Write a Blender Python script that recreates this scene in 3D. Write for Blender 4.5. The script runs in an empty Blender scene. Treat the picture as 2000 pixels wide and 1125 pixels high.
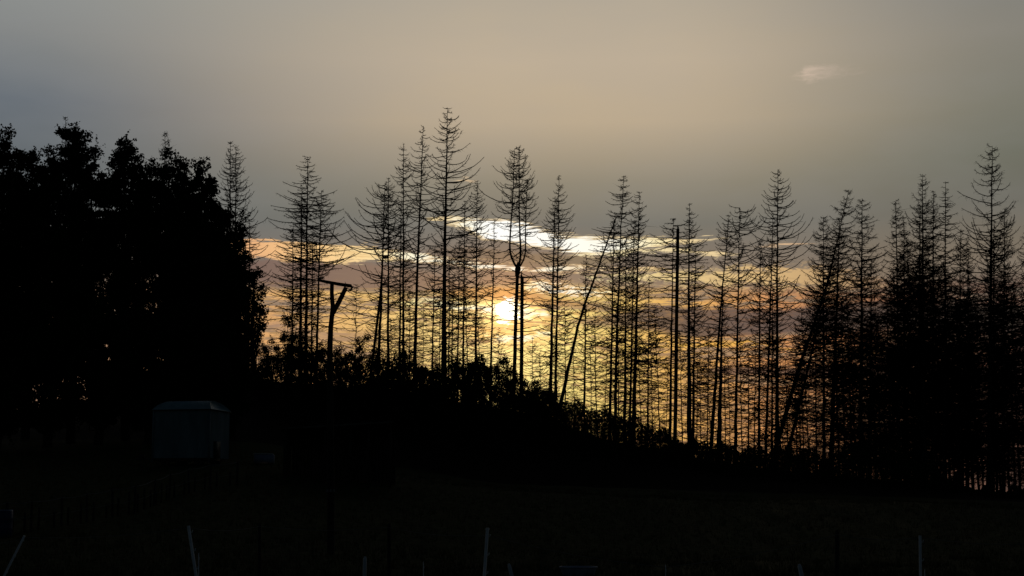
import bpy, math, random
import numpy as np
from mathutils import Vector

random.seed(7)
rng = np.random.default_rng(11)
R = math.radians
SC = bpy.context.scene
COL = SC.collection

# ------------------------------------------------------------------ camera
F = 3055.0                 # focal length in pixels of the 2000 px wide photograph
HZ = 1000.0                # eye level in the photograph
CAMZ = 1.7
PITCH = math.atan((HZ - 562.5) / F)
cam = bpy.data.cameras.new('camera')
cam.lens = 36.0 * F / 2000.0
cam.sensor_width = 36.0
cam.clip_end = 20000
cam.clip_start = 0.1
cam_o = bpy.data.objects.new('camera', cam)
COL.objects.link(cam_o)
cam_o.location = (0, 0, CAMZ)
cam_o.rotation_euler = (math.pi / 2 + PITCH, 0, 0)
SC.camera = cam_o

SUN_AZ = math.degrees(math.atan((993 - 1000) / F))
SUN_EL = 7.3

# ------------------------------------------------------------------ sky
def px_az(x): return math.degrees(math.atan((x - 1000) / (F / math.cos(PITCH))))
def px_el(y): return math.degrees(PITCH - math.atan((y - 562.5) / F))

W = bpy.data.worlds.new('World')
SC.world = W
W.use_nodes = True
nt = W.node_tree
for n in list(nt.nodes): nt.nodes.remove(n)
def N(t, **k):
    n = nt.nodes.new(t)
    for a, b in k.items(): setattr(n, a, b)
    return n
def link(a, b): nt.links.new(a, b)
def setin(node, i, v):
    if isinstance(v, bpy.types.NodeSocket): link(v, node.inputs[i])
    else: node.inputs[i].default_value = v
def M(op, a, b=None, c=None, clamp=False):
    n = N('ShaderNodeMath', operation=op, use_clamp=clamp)
    setin(n, 0, a)
    if b is not None: setin(n, 1, b)
    if c is not None: setin(n, 2, c)
    return n.outputs[0]
def mapr(v, a, b, c=0.0, d=1.0, smooth=True):
    n = N('ShaderNodeMapRange', interpolation_type='SMOOTHSTEP' if smooth else 'LINEAR')
    setin(n, 0, v); setin(n, 1, a); setin(n, 2, b); setin(n, 3, c); setin(n, 4, d)
    return n.outputs[0]
def mixc(f, a, b, bt='MIX'):
    n = N('ShaderNodeMix', data_type='RGBA', blend_type=bt)
    setin(n, 0, f)
    for i, v in ((6, a), (7, b)):
        if isinstance(v, tuple): v = (*v, 1.0)
        setin(n, i, v)
    return n.outputs[2]
def lin(rgb):
    return tuple(((c / 255) / 12.92 if c / 255 <= .04045 else ((c / 255 + .055) / 1.055) ** 2.4) for c in rgb)
def fcurve(v, pts, lo, hi, auto=True):
    """piecewise curve pts [(x, y)], x,y in 0..1"""
    n = N('ShaderNodeFloatCurve')
    c = n.mapping.curves[0]
    pts = sorted(pts)
    c.points[0].location = pts[0]
    c.points[1].location = pts[-1]
    for p in pts[1:-1]: c.points.new(*p)
    for p in c.points: p.handle_type = 'AUTO_CLAMPED'
    n.mapping.extend = 'HORIZONTAL'
    n.mapping.update()
    n.inputs[0].default_value = 1.0
    link(v, n.inputs[1])
    return n.outputs[0]
def ramp(v, stops, interp='EASE'):
    n = N('ShaderNodeValToRGB')
    r = n.color_ramp; r.interpolation = interp
    stops = sorted(stops)
    r.elements[0].position = stops[0][0]; r.elements[0].color = (*stops[0][1], 1)
    r.elements[1].position = stops[-1][0]; r.elements[1].color = (*stops[-1][1], 1)
    for p, c in stops[1:-1]:
        e = r.elements.new(p); e.color = (*c, 1)
    link(v, n.inputs[0])
    return n.outputs[0]

tc = N('ShaderNodeTexCoord')
sep = N('ShaderNodeSeparateXYZ'); link(tc.outputs['Generated'], sep.inputs[0])
dx, dy, dz = sep.outputs
AZ = M('MULTIPLY', M('ARCTAN2', dx, dy), 180 / math.pi)          # degrees, 0 = north (view), + = right
EL = M('MULTIPLY', M('ARCSINE', dz), 180 / math.pi)
AZ0, AZW = -20.0, 40.0
EL0, ELW = 0.0, 20.0
def sx(x): return (px_az(x) - AZ0) / AZW
def sy(y): return (px_el(y) - EL0) / ELW

# streaky noises in angle space
def noise(scx, scy, scale, detail=4, rough=0.55, off=0.0, dist=0.0):
    cb = N('ShaderNodeCombineXYZ')
    link(M('MULTIPLY', AZ, scx), cb.inputs[0]); link(M('MULTIPLY', EL, scy), cb.inputs[1])
    cb.inputs[2].default_value = off
    n = N('ShaderNodeTexNoise')
    n.inputs['Scale'].default_value = scale; n.inputs['Detail'].default_value = detail
    n.inputs['Roughness'].default_value = rough; n.inputs['Distortion'].default_value = dist
    link(cb.outputs[0], n.inputs['Vector'])
    return n.outputs['Fac']
n_big = noise(0.35, 1.0, 0.55, 3, off=3.1)
n_mid = noise(0.28, 2.4, 1.0, 6, 0.62, off=1.7, dist=0.4)
n_fine = noise(0.8, 6.0, 1.3, 5, 0.65, off=9.2, dist=0.3)
n_cell = noise(1.6, 5.0, 1.2, 4, 0.6, off=5.5, dist=0.8)
n_str = noise(0.5, 14.0, 1.0, 4, 0.6, off=2.2, dist=0.2)
elw = M('ADD', EL, M('ADD', M('MULTIPLY', M('SUBTRACT', n_mid, 0.5), 0.50), M('ADD', M('MULTIPLY', M('SUBTRACT', n_fine, 0.5), 0.42), M('MULTIPLY', M('SUBTRACT', n_str, 0.5), 0.22))))
S = M('DIVIDE', M('SUBTRACT', AZ, AZ0), AZW, clamp=True)
T = M('DIVIDE', M('SUBTRACT', EL, EL0), ELW, clamp=True)

# clear-sky gradient: three columns blended over azimuth
def col(stops): return ramp(T, [(max(0, min(1, sy(y))), lin(c)) for y, c in stops], 'LINEAR')
mid = col([(1000, (150, 105, 70)), (800, (178, 134, 86)), (640, (172, 138, 102)), (520, (132, 116, 100)), (440, (120, 116, 106)),
           (360, (143, 134, 116)), (240, (184, 166, 140)), (120, (189, 172, 148)), (0, (178, 166, 147)), (-110, (140, 136, 128))])
lef = col([(1000, (120, 90, 70)), (800, (150, 115, 90)), (640, (140, 116, 98)), (520, (108, 100, 92)), (420, (98, 104, 105)),
           (330, (98, 104, 108)), (230, (102, 109, 116)), (100, (130, 132, 131)), (0, (140, 143, 140)), (-110, (118, 122, 124))])
rig = col([(1000, (84, 60, 52)), (800, (118, 86, 70)), (640, (112, 92, 76)), (520, (122, 110, 94)), (420, (107, 104, 94)),
           (330, (110, 110, 98)), (230, (122, 120, 108)), (100, (132, 128, 118)), (0, (128, 127, 121)), (-110, (108, 110, 110))])
wl = mapr(AZ, px_az(-60), px_az(1000), 1.0, 0.0)
wr = mapr(AZ, px_az(1250), px_az(2080), 0.0, 1.0)
base = mixc(wl, mid, lef); base = mixc(wr, base, rig)
# soft veil variations in the high haze
base = mixc(mapr(n_big, 0.3, 0.72, 0.0, 0.10), base, lin((150, 150, 152)))
# lower sky lights up around the sun
dax = M('SUBTRACT', AZ, SUN_AZ)
def gauss(cx, cy, wx, wy):
    a = M('DIVIDE', M('SUBTRACT', AZ, px_az(cx)), wx); b = M('DIVIDE', M('SUBTRACT', EL, px_el(cy)), wy)
    return M('EXPONENT', M('MULTIPLY', M('ADD', M('MULTIPLY', a, a), M('MULTIPLY', b, b)), -1.0))
glow = gauss(1000, 680, 5.0, 2.6)
low = mapr(EL, px_el(520), px_el(620), 0.0, 1.0)
sky = base
# a veil of mottled cloud low down, yellow near the sun, peach to orange away from it
veil_col = ramp(S, [(sx(-60), lin((120, 95, 85))), (sx(480), lin((222, 164, 108))), (sx(700), lin((240, 192, 118))), (sx(950), lin((255, 230, 146))),
                    (sx(1120), lin((255, 228, 136))), (sx(1300), lin((244, 190, 102))), (sx(1500), lin((230, 158, 96))),
                    (sx(1750), lin((146, 102, 78))), (sx(2060), lin((112, 84, 74)))], 'LINEAR')
vn = M('ADD', M('MULTIPLY', n_mid, 0.36), M('ADD', M('MULTIPLY', n_fine, 0.44), M('MULTIPLY', n_str, 0.2)))
veil = M('MULTIPLY', mapr(M('ADD', vn, M('MULTIPLY', glow, 0.07)), 0.455, 0.545), mapr(elw, px_el(600), px_el(545), 1.0, 0.0))
sky = mixc(M('MULTIPLY', veil, 0.95), sky, veil_col)

def band(pts, cols, soft=0.16, op=1.0, brk=0.0, strk=0.0, edge=None):
    soft = soft * 0.6
    streak = mapr(n_str, 0.46, 0.60)
    """cloud bank: pts (x, y, half thickness px) along the bank, cols (x, rgb)"""
    nonlocal_sky = globals()['sky']
    y_ = fcurve(S, [(sx(p[0]), sy(p[1])) for p in pts], 0, 1)
    tpts = [(sx(p[0]), p[2] / 53.3 / 2.0) for p in pts]
    tpts = [(max(0, tpts[0][0] - 0.012), 0)] + tpts + [(min(1, tpts[-1][0] + 0.012), 0)]
    t_ = fcurve(S, tpts, 0, 1)
    d = M('ABSOLUTE', M('SUBTRACT', elw, M('MULTIPLY', y_, ELW)))
    k = M('SUBTRACT', M('MULTIPLY', t_, 2.0), d)
    if brk: k = M('SUBTRACT', k, M('MULTIPLY', mapr(n_cell, 0.42, 0.62), brk))
    if strk: k = M('SUBTRACT', k, M('MULTIPLY', streak, strk))
    a = M('MULTIPLY', mapr(k, -soft * 0.3, soft), op)
    a = M('MULTIPLY', a, mapr(t_, 0.0, 0.03))
    c = ramp(S, [(sx(x), lin(v) if max(v) <= 255 else tuple(q * (max(v) / 255) for q in lin(tuple(min(255, w) for w in v)))) for x, v in cols], 'LINEAR') if len(cols) > 1 else None
    if c is None:
        v = cols[0][1]; c = lin(v)
    if edge: c = mixc(mapr(k, 0.0, edge[1]), lin(edge[0]), c)
    globals()['sky'] = mixc(a, nonlocal_sky, c)

WH = (255, 250, 232)
# grey cloud banks
band([(470, 540, 24), (620, 540, 30), (800, 548, 24), (900, 560, 12)], [(470, (124, 100, 90)), (900, (150, 122, 98))], 0.3, 0.9)
band([(850, 492, 10), (960, 500, 14), (1080, 508, 12), (1200, 512, 8)], [(850, (122, 108, 94)), (1200, (140, 122, 96))], 0.2, 0.95)
band([(880, 572, 8), (1000, 574, 17), (1080, 590, 13), (1180, 600, 12)], [(930, (196, 150, 96)), (1000, (190, 142, 90)), (1180, (150, 122, 96))], 0.25, 0.9)
band([(1130, 628, 10), (1250, 624, 22), (1400, 632, 32), (1550, 632, 30), (1750, 625, 30), (1990, 640, 30)],
     [(1130, (170, 140, 100)), (1250, (112, 92, 78)), (1500, (104, 86, 78)), (1990, (84, 76, 68))], 0.35, 0.95)
band([(1380, 722, 5), (1450, 724, 14), (1540, 728, 10), (1700, 735, 14), (1990, 745, 14)], [(1380, (120, 92, 76)), (1990, (70, 58, 54))], 0.25, 0.9)
band([(880, 640, 6), (960, 645, 9), (1010, 640, 5)], [(880, (216, 170, 110)), (1010, (216, 170, 110))], 0.25, 0.8)
band([(520, 640, 10), (640, 660, 16), (740, 650, 8)], [(520, (172, 136, 110)), (740, (190, 150, 104))], 0.4, 0.75)
band([(480, 582, 8), (600, 578, 10), (760, 585, 6)], [(480, (232, 176, 112)), (760, (250, 205, 120))], 0.3, 0.8)
# bright banks
band([(440, 492, 20), (500, 493, 21), (600, 497, 20), (700, 500, 16), (780, 502, 6)], [(475, (230, 174, 124)), (600, (246, 200, 138)), (700, (250, 216, 156)), (780, (250, 226, 170))], 0.14, 1.0, 0.05)
band([(640, 492, 6), (720, 494, 13), (800, 501, 13), (900, 514, 10), (1000, 521, 10), (1120, 526, 10), (1200, 530, 9), (1320, 532, 4)],
     [(475, (228, 176, 130)), (600, (244, 200, 140)), (740, (252, 226, 168)), (800, (255, 246, 215)), (1000, WH), (1320, (240, 210, 150))], 0.16, 1.0, 0.06, 0.13, ((216, 176, 116), 0.16))
band([(475, 505, 4), (530, 507, 3), (600, 504, 2)], [(475, (150, 118, 100)), (600, (170, 130, 104))], 0.2, 0.7, 0.1)
band([(845, 432, 6), (900, 438, 14), (960, 448, 23), (1020, 457, 24), (1070, 470, 22), (1130, 480, 25), (1200, 483, 22), (1260, 479, 16), (1330, 474, 7), (1400, 474, 2)],
     [(845, (246, 222, 170)), (900, (255, 250, 225)), (960, (255, 255, 250)), (1200, WH), (1290, (250, 232, 180)), (1400, (232, 206, 160))], 0.14, 1.0, 0.04, 0.15, ((232, 200, 140), 0.16))
band([(1150, 500, 5), (1290, 492, 9), (1380, 499, 10), (1440, 502, 4)], [(1150, (250, 232, 180)), (1440, (228, 200, 150))], 0.2, 1.0, 0.1)
band([(1350, 474, 1.5), (1400, 473, 3), (1445, 471, 1)], [(1350, (230, 206, 160)), (1445, (222, 196, 150))], 0.1)
band([(1500, 486, 2), (1550, 483, 4), (1600, 484, 2)], [(1500, (222, 186, 146)), (1600, (206, 170, 132))], 0.12)
band([(1150, 540, 8), (1300, 545, 16), (1440, 545, 24), (1570, 550, 28), (1700, 560, 20), (1760, 570, 8)],
     [(1150, (250, 230, 170)), (1300, (238, 208, 145)), (1500, (222, 184, 126)), (1760, (160, 128, 100))], 0.4, 0.9, 0.22)
band([(1010, 556, 6), (1090, 564, 18), (1150, 570, 16), (1230, 574, 7)], [(1020, (255, 240, 190)), (1090, WH), (1230, (250, 226, 160))], 0.2, 1.0, 0.16, 0.1, ((226, 176, 96), 0.22))
band([(760, 592, 5), (860, 596, 9), (930, 604, 10), (1000, 606, 15), (1060, 616, 8), (1090, 618, 3)], [(760, (252, 226, 140)), (900, (255, 248, 210)), (1090, (255, 248, 215))], 0.22, 1.0, 0.12)
band([(900, 650, 6), (1000, 664, 19), (1060, 654, 17), (1110, 648, 6)], [(940, (255, 240, 170)), (1000, (255, 252, 225)), (1100, (255, 240, 180))], 0.25, 1.0, 0.2, 0.1, ((250, 196, 96), 0.3))
band([(1150, 676, 4), (1300, 678, 8), (1450, 676, 8), (1600, 690, 5), (1780, 700, 6), (1990, 702, 6)], [(1150, (250, 214, 110)), (1400, (246, 184, 84)), (1990, (140, 96, 70))], 0.25, 0.9, 0.15)
band([(1560, 752, 2), (1600, 750, 4), (1740, 752, 4), (1990, 755, 3)], [(1560, (232, 170, 120)), (1990, (150, 110, 84))], 0.15, 0.8)
band([(894, 352, 3), (905, 351, 5), (918, 354, 3)], [(890, (236, 206, 160)), (920, (206, 176, 140))], 0.12, 0.8)
band([(1585, 162, 4), (1606, 159, 16), (1640, 157, 12), (1700, 155, 5)], [(1585, (214, 190, 170)), (1700, (172, 158, 144))], 0.9, 0.9, 0.12)
lowmask = M('MULTIPLY', mapr(EL, px_el(540), px_el(580), 0.0, 1.0), mapr(M('ADD', M('MULTIPLY', n_str, 0.45), M('MULTIPLY', n_cell, 0.55)), 0.50, 0.60))
sky = mixc(M('MULTIPLY', lowmask, 0.72), sky, ramp(S, [(sx(0), lin((90, 78, 74))), (sx(950), lin((205, 160, 96))), (sx(1100), lin((205, 158, 92))), (sx(1400), lin((130, 98, 76))), (sx(2060), lin((74, 62, 60)))], 'LINEAR'))
# the sun behind thin cloud
sd = N('ShaderNodeVectorMath', operation='DOT_PRODUCT')
link(tc.outputs['Generated'], sd.inputs[0])
sd.inputs[1].default_value = (math.sin(R(SUN_AZ)) * math.cos(R(SUN_EL)), math.cos(R(SUN_AZ)) * math.cos(R(SUN_EL)), math.sin(R(SUN_EL)))
ang = M('MULTIPLY', M('ARCCOSINE', M('MINIMUM', sd.outputs['Value'], 1.0)), 180 / math.pi)
core = mapr(M('ADD', ang, M('MULTIPLY', M('SUBTRACT', n_cell, 0.5), 1.0)), 0.26, 0.52, 1.0, 0.0)
halo = M('EXPONENT', M('MULTIPLY', ang, -1.1))
sky = mixc(M('MULTIPLY', halo, 0.8), sky, lin((255, 165, 70)), 'ADD')
hot = M('MULTIPLY', M('ADD', gauss(985, 606, 1.0, 0.30), M('MULTIPLY', gauss(1010, 690, 1.7, 1.0), 0.35)), mapr(vn, 0.40, 0.56))
sky = mixc(M('MULTIPLY', hot, 0.75), sky, (1.0, 0.78, 0.36), 'ADD')
sky = mixc(core, sky, (3.0, 2.8, 2.2))

# away from the sunset the sky goes over into a plain physical sky
nish = N('ShaderNodeTexSky', sky_type='NISHITA')
nish.sun_disc = False
nish.sun_elevation = R(SUN_EL); nish.sun_rotation = R(SUN_AZ)
nish.air_density = 1.0; nish.dust_density = 1.0; nish.ozone_density = 2.0
dome = N('ShaderNodeVectorMath', operation='SCALE'); link(nish.outputs[0], dome.inputs[0]); dome.inputs['Scale'].default_value = 0.0064
far = M('MAXIMUM', mapr(M('ABSOLUTE', AZ), 19.0, 60.0), mapr(EL, 18.0, 48.0))
sky = mixc(far, sky, dome.outputs[0])
bg = N('ShaderNodeBackground'); link(sky, bg.inputs[0]); bg.inputs[1].default_value = 1.04
out = N('ShaderNodeOutputWorld'); link(bg.outputs[0], out.inputs[0])

# ------------------------------------------------------------------ sun
sl = bpy.data.lights.new('sun', 'SUN'); sl.energy = 0.12; sl.angle = R(0.5); sl.color = (1.0, 0.8, 0.55)
so = bpy.data.objects.new('sun', sl); COL.objects.link(so)
dv = Vector((math.sin(R(SUN_AZ)) * math.cos(R(SUN_EL)), math.cos(R(SUN_AZ)) * math.cos(R(SUN_EL)), math.sin(R(SUN_EL))))
so.rotation_euler = dv.to_track_quat('Z', 'Y').to_euler()
so.location = dv * 300

vs = SC.view_settings
vs.view_transform = 'Standard'; vs.look = 'None'; vs.exposure = 0.0; vs.gamma = 1.0; vs.use_curve_mapping = False

# ------------------------------------------------------------------ materials
def mat(name, c1, c2, rough=0.9, scale=6.0, stretch=(1, 1, 1), bump=0.3, metallic=0.0, spec=0.2, spots=None):
    m = bpy.data.materials.new(name); m.use_nodes = True
    t = m.node_tree; b = t.nodes['Principled BSDF']
    tcn = t.nodes.new('ShaderNodeTexCoord'); mp = t.nodes.new('ShaderNodeMapping'); mp.inputs['Scale'].default_value = stretch
    nz = t.nodes.new('ShaderNodeTexNoise'); nz.inputs['Scale'].default_value = scale; nz.inputs['Detail'].default_value = 6
    cr = t.nodes.new('ShaderNodeValToRGB')
    cr.color_ramp.elements[0].position = 0.32; cr.color_ramp.elements[0].color = (*c1, 1)
    cr.color_ramp.elements[1].position = 0.68; cr.color_ramp.elements[1].color = (*c2, 1)
    L = t.links.new
    L(tcn.outputs['Object'], mp.inputs[0]); L(mp.outputs[0], nz.inputs['Vector']); L(nz.outputs['Fac'], cr.inputs[0])
    L(cr.outputs[0], b.inputs['Base Color'])
    bp = t.nodes.new('ShaderNodeBump'); bp.inputs['Strength'].default_value = bump; bp.inputs['Distance'].default_value = 0.03
    L(nz.outputs['Fac'], bp.inputs['Height']); L(bp.outputs[0], b.inputs['Normal'])
    b.inputs['Roughness'].default_value = rough; b.inputs['Metallic'].default_value = metallic
    b.inputs['Specular IOR Level'].default_value = spec
    return m
MT = dict(
    bark=mat('dead_spruce_bark', (.022, .018, .015), (.05, .042, .035), .95, 3, (1, 1, .25), .4, spec=.05),
    twig=mat('dead_spruce_twigs', (.02, .017, .014), (.04, .034, .028), .95, 3, spec=.03),
    dbark=mat('oak_bark', (.02, .017, .014), (.045, .037, .03), .95, 4, (1, 1, .3), .5, spec=.05),
    leaf=mat('dark_broad_leaves', (.018, .026, .01), (.035, .05, .018), .9, 1.2, spec=.04),
    leaf2=mat('shrub_leaves', (.02, .026, .01), (.04, .045, .018), .9, 1.5, spec=.04),
    grass=mat('meadow_grass', (.03, .034, .012), (.06, .062, .024), .95, .5, spec=.04),
    wood=mat('weathered_wood', (.07, .062, .052), (.14, .125, .105), .9, 5, (1, 1, .15), .4, spec=.1),
    pale=mat('bleached_stake_wood', (.42, .44, .46), (.62, .64, .66), .85, 8, (1, 1, .2), .4, spec=.15),
    pole=mat('tarred_pole_wood', (.025, .02, .016), (.055, .045, .035), .9, 4, (1, 1, .12), .4, spec=.1),
    dwood=mat('dark_wet_wood', (.03, .026, .022), (.06, .05, .04), .95, 5, (1, 1, .2), .3, spec=.05),
    white=mat('white_plastic', (.6, .62, .64), (.78, .8, .82), .6, 9, spec=.25),
    tape=mat('grey_fence_wire', (.14, .14, .135), (.24, .24, .23), .8, 9, spec=.1),
    metal=mat('pale_blue_grey_sheet', (.09, .15, .18), (.18, .27, .31), .6, 2.2, (1, 1, .25), .1, 0.0, .3),
    roof=mat('pale_roof_sheet', (.22, .34, .38), (.34, .48, .53), .6, 2.0, spec=.3),
    rust=mat('dark_steel', (.03, .03, .03), (.06, .055, .05), .6, 6, spec=.3),
    rubber=mat('black_rubber', (.015, .015, .015), (.03, .03, .03), .8, 6, spec=.2),
    blue=mat('blue_plastic', (.015, .03, .09), (.025, .045, .13), .5, 3, spec=.3),
    tub=mat('pale_blue_tub', (.2, .24, .36), (.3, .34, .46), .6, 3, spec=.3),
    shelter=mat('dark_shelter_boards', (.035, .03, .026), (.065, .055, .045), .9, 4, (1, 1, .15), .4, spec=.1),
    sroof=mat('shelter_roof_sheet', (.05, .05, .05), (.09, .09, .09), .6, 2, spec=.3),
)

# ------------------------------------------------------------------ helpers
def mesh_arrays(name, verts, faces_list):
    """verts (n,3); faces_list: list of (m,k) int arrays"""
    me = bpy.data.meshes.new(name)
    verts = np.asarray(verts, dtype=np.float32)
    me.vertices.add(len(verts)); me.vertices.foreach_set('co', verts.ravel())
    tot = [np.full(len(f), f.shape[1], dtype=np.int32) for f in faces_list if len(f)]
    idx = [f.astype(np.int32).ravel() for f in faces_list if len(f)]
    tot = np.concatenate(tot); idx = np.concatenate(idx)
    me.loops.add(len(idx)); me.loops.foreach_set('vertex_index', idx)
    me.polygons.add(len(tot))
    st = np.concatenate([[0], np.cumsum(tot)[:-1]]).astype(np.int32)
    me.polygons.foreach_set('loop_start', st); me.polygons.foreach_set('loop_total', tot)
    me.update(calc_edges=True); me.validate()
    return me
def norm(v): return v / np.maximum(np.linalg.norm(v, axis=-1, keepdims=True), 1e-9)
class Geo:
    def __init__(s): s.v = []; s.q = []; s.t = []; s.n = 0
    def tubes(s, P, r, sides=3, cap=False):
        """P (n,K,3), r (n,K)"""
        P = np.asarray(P, float); r = np.asarray(r, float)
        n, K, _ = P.shape
        tg = np.empty_like(P); tg[:, 1:-1] = P[:, 2:] - P[:, :-2]; tg[:, 0] = P[:, 1] - P[:, 0]; tg[:, -1] = P[:, -1] - P[:, -2]
        tg = norm(tg)
        ref = np.where(np.abs(tg[..., 2:3]) > 0.8, np.array([0.0, 1.0, 0.0]), np.array([0.0, 0.0, 1.0]))
        a = norm(np.cross(tg, ref)); b = np.cross(tg, a)
        ang = np.arange(sides) * 2 * np.pi / sides
        ring = P[:, :, None, :] + r[:, :, None, None] * (a[:, :, None, :] * np.cos(ang)[None, None, :, None] + b[:, :, None, :] * np.sin(ang)[None, None, :, None])
        s.v.append(ring.reshape(-1, 3))
        base = s.n + np.arange(n)[:, None, None] * K * sides + np.arange(K - 1)[None, :, None] * sides
        i = np.arange(sides); j = (i + 1) % sides
        q = np.stack([base + i, base + j, base + j + sides, base + i + sides], -1).reshape(-1, 4)
        s.q.append(q)
        if cap:
            for kk in (0, K - 1):
                b0 = s.n + np.arange(n)[:, None] * K * sides + kk * sides
                for m in range(1, sides - 1):
                    s.t.append(np.stack([b0[:, 0], b0[:, 0] + m, b0[:, 0] + m + 1], -1))
        s.n += n * K * sides
    def cones(s, A, B, r):
        A = np.asarray(A, float); B = np.asarray(B, float); n = len(A)
        if n == 0: return
        tg = norm(B - A); ref = norm(rng.normal(size=(n, 3)))
        a = norm(np.cross(tg, ref)); b = np.cross(tg, a)
        vs_ = [A + r[:, None] * (a * math.cos(x) + b * math.sin(x)) for x in (0, 2.094, 4.189)] + [B]
        s.v.append(np.stack(vs_, 1).reshape(-1, 3))
        b0 = s.n + np.arange(n) * 4
        s.t.append(np.concatenate([np.stack([b0 + i, b0 + (i + 1) % 3, b0 + 3], -1) for i in range(3)]))
        s.n += 4 * n
    def leaves(s, C, size, squash=1.0):
        """oval leaves: bent quads of 4 verts"""
        n = len(C)
        d = norm(rng.normal(size=(n, 3))); a = norm(np.cross(d, rng.normal(size=(n, 3)))); 
        L = size[:, None]
        v0 = C - d * L * .5; v1 = C + a * L * .33 + d * L * .05; v2 = C + d * L * .5; v3 = C - a * L * .33 + d * L * .05
        s.v.append(np.stack([v0, v1, v2, v3], 1).reshape(-1, 3))
        b0 = s.n + np.arange(n) * 4
        s.q.append(np.stack([b0, b0 + 1, b0 + 2, b0 + 3], -1))
        s.n += 4 * n
    def box(s, c, size, rz=0.0, tilt=None):
        hx, hy, hz = [q / 2 for q in size]
        v = np.array([[x, y, z] for x in (-hx, hx) for y in (-hy, hy) for z in (-hz, hz)])
        if tilt is not None: v = v @ np.array(tilt).T
        cz, sz = math.cos(rz), math.sin(rz)
        v = v @ np.array([[cz, -sz, 0], [sz, cz, 0], [0, 0, 1]]).T + np.array(c)
        s.v.append(v)
        f = np.array([[0, 1, 3, 2], [4, 6, 7, 5], [0, 4, 5, 1], [2, 3, 7, 6], [0, 2, 6, 4], [1, 5, 7, 3]]) + s.n
        s.q.append(f); s.n += 8
    def poly(s, verts, quads=(), tris=()):
        s.v.append(np.array(verts, float))
        if len(quads): s.q.append(np.array(quads) + s.n)
        if len(tris): s.t.append(np.array(tris) + s.n)
        s.n += len(verts)
    def mesh(s, name):
        fl = []
        if s.q: fl.append(np.concatenate(s.q))
        if s.t: fl.append(np.concatenate(s.t))
        return mesh_arrays(name, np.concatenate(s.v), fl)
def obj(name, geo, m, parent=None, smooth=False, bevel=0):
    me = geo.mesh(name) if isinstance(geo, Geo) else geo
    if not me.materials: me.materials.append(MT[m] if isinstance(m, str) else m)
    if smooth: me.polygons.foreach_set('use_smooth', np.ones(len(me.polygons), dtype=bool))
    o = bpy.data.objects.new(name, me); COL.objects.link(o)
    if parent: o.parent = parent
    if bevel:
        b = o.modifiers.new('bevel', 'BEVEL'); b.width = bevel; b.segments = 2
    return o
def tag(o, label=None, cat=None, group=None, kind=None):
    for k, v in (('label', label), ('category', cat), ('group', group), ('kind', kind)):
        if v: o[k] = v
    return o
def thing(name, label, cat, loc, rz=0, group=None):
    e = bpy.data.objects.new(name, None); COL.objects.link(e); e.location = loc; e.rotation_euler = (0, 0, rz)
    e.empty_display_size = 0.3
    return tag(e, label, cat, group)

# ------------------------------------------------------------------ terrain
CX = np.array([-300, 0, 250, 500, 750, 1000, 1250, 1500, 1750, 2000, 2300.])
CU = (CX - 1000) / (F / math.cos(PITCH)) 
ROWS = [(50, [1035, 1040, 1045, 1055, 1065, 1075, 1080, 1085, 1088, 1090, 1092]),
        (75, [925, 930, 915, 912, 948, 960, 972, 985, 992, 1000, 1010]),
        (110, [855, 860, 855, 862, 910, 946, 955, 963, 970, 980, 990]),
        (140, [805, 800, 770, 742, 757, 800, 872, 917, 937, 976, 990])]
RD = [30.0]; RZ = [np.zeros(len(CX))]
for d, ys in ROWS:
    RD.append(d)
    RZ.append(np.array([CAMZ + d * math.tan(PITCH - math.atan((y - 562.5) / F)) for y in ys]))
crest = RZ[-1]
for d, dzv in ((170, -2.5), (260, -9.0)):
    RD.append(d); RZ.append(crest + dzv)
RD.append(600); RZ.append(np.full(len(CX), -10.0)); RD.append(7000); RZ.append(np.full(len(CX), -22.0))
RD = np.array(RD); RZ = np.array(RZ)
def ground(x, y):
    x = np.atleast_1d(np.asarray(x, float)); y = np.atleast_1d(np.asarray(y, float))
    u = np.clip(x / np.maximum(y, 20), CU[0], CU[-1])
    yy = np.clip(y, RD[0], RD[-1])
    cu = np.clip(np.interp(u, CU, np.arange(len(CU))), 0, len(CU) - 1.001); ci = cu.astype(int); cf = cu - ci
    ru = np.clip(np.interp(yy, RD, np.arange(len(RD))), 0, len(RD) - 1.001); ri = ru.astype(int); rf = ru - ri
    cf = cf * cf * (3 - 2 * cf) * .5 + cf * .5
    z = (RZ[ri, ci] * (1 - cf) + RZ[ri, ci + 1] * cf) * (1 - rf) + (RZ[ri + 1, ci] * (1 - cf) + RZ[ri + 1, ci + 1] * cf) * rf
    z = z + 0.05 * np.sin(x * .9 + 1) * np.sin(y * .7) + 0.1 * np.sin(x * .23) * np.cos(y * .19) * np.clip((y - 25) / 20, 0, 1)
    return z
def gz(x, y): return float(ground(x, y)[0])
TC, TS = math.cos(PITCH), math.sin(PITCH)
def at(px, py, d):
    """world point seen at photograph pixel (px, py), at distance y = d"""
    a = (px - 1000) / F; b = (562.5 - py) / F
    vy = TC - b * TS; vz = TS + b * TC
    return Vector((a * d / vy, d, CAMZ + vz * d / vy))
def foot(px, d):
    x = (px - 1000) / (F / TC) * d * 1.0
    for _ in range(3):
        z = gz(x, d); dep = d * TC + (z - CAMZ) * TS
        x = (px - 1000) / F * dep
    return Vector((x, d, gz(x, d)))
def proj(p):
    dep = p[1] * TC + (p[2] - CAMZ) * TS; up = -p[1] * TS + (p[2] - CAMZ) * TC
    return 1000 + F * p[0] / dep, 562.5 - F * up / dep
def find(px, py, h=0.0, lo=31.0, hi=135.0):
    """ground point in column px whose point h above it is seen at py"""
    best = None
    for d in np.linspace(lo, hi, 420):
        p = foot(px, d); y = proj((p.x, p.y, p.z + h))[1]
        if best is None or abs(y - py) < best[0]: best = (abs(y - py), p)
    return best[1]

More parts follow.
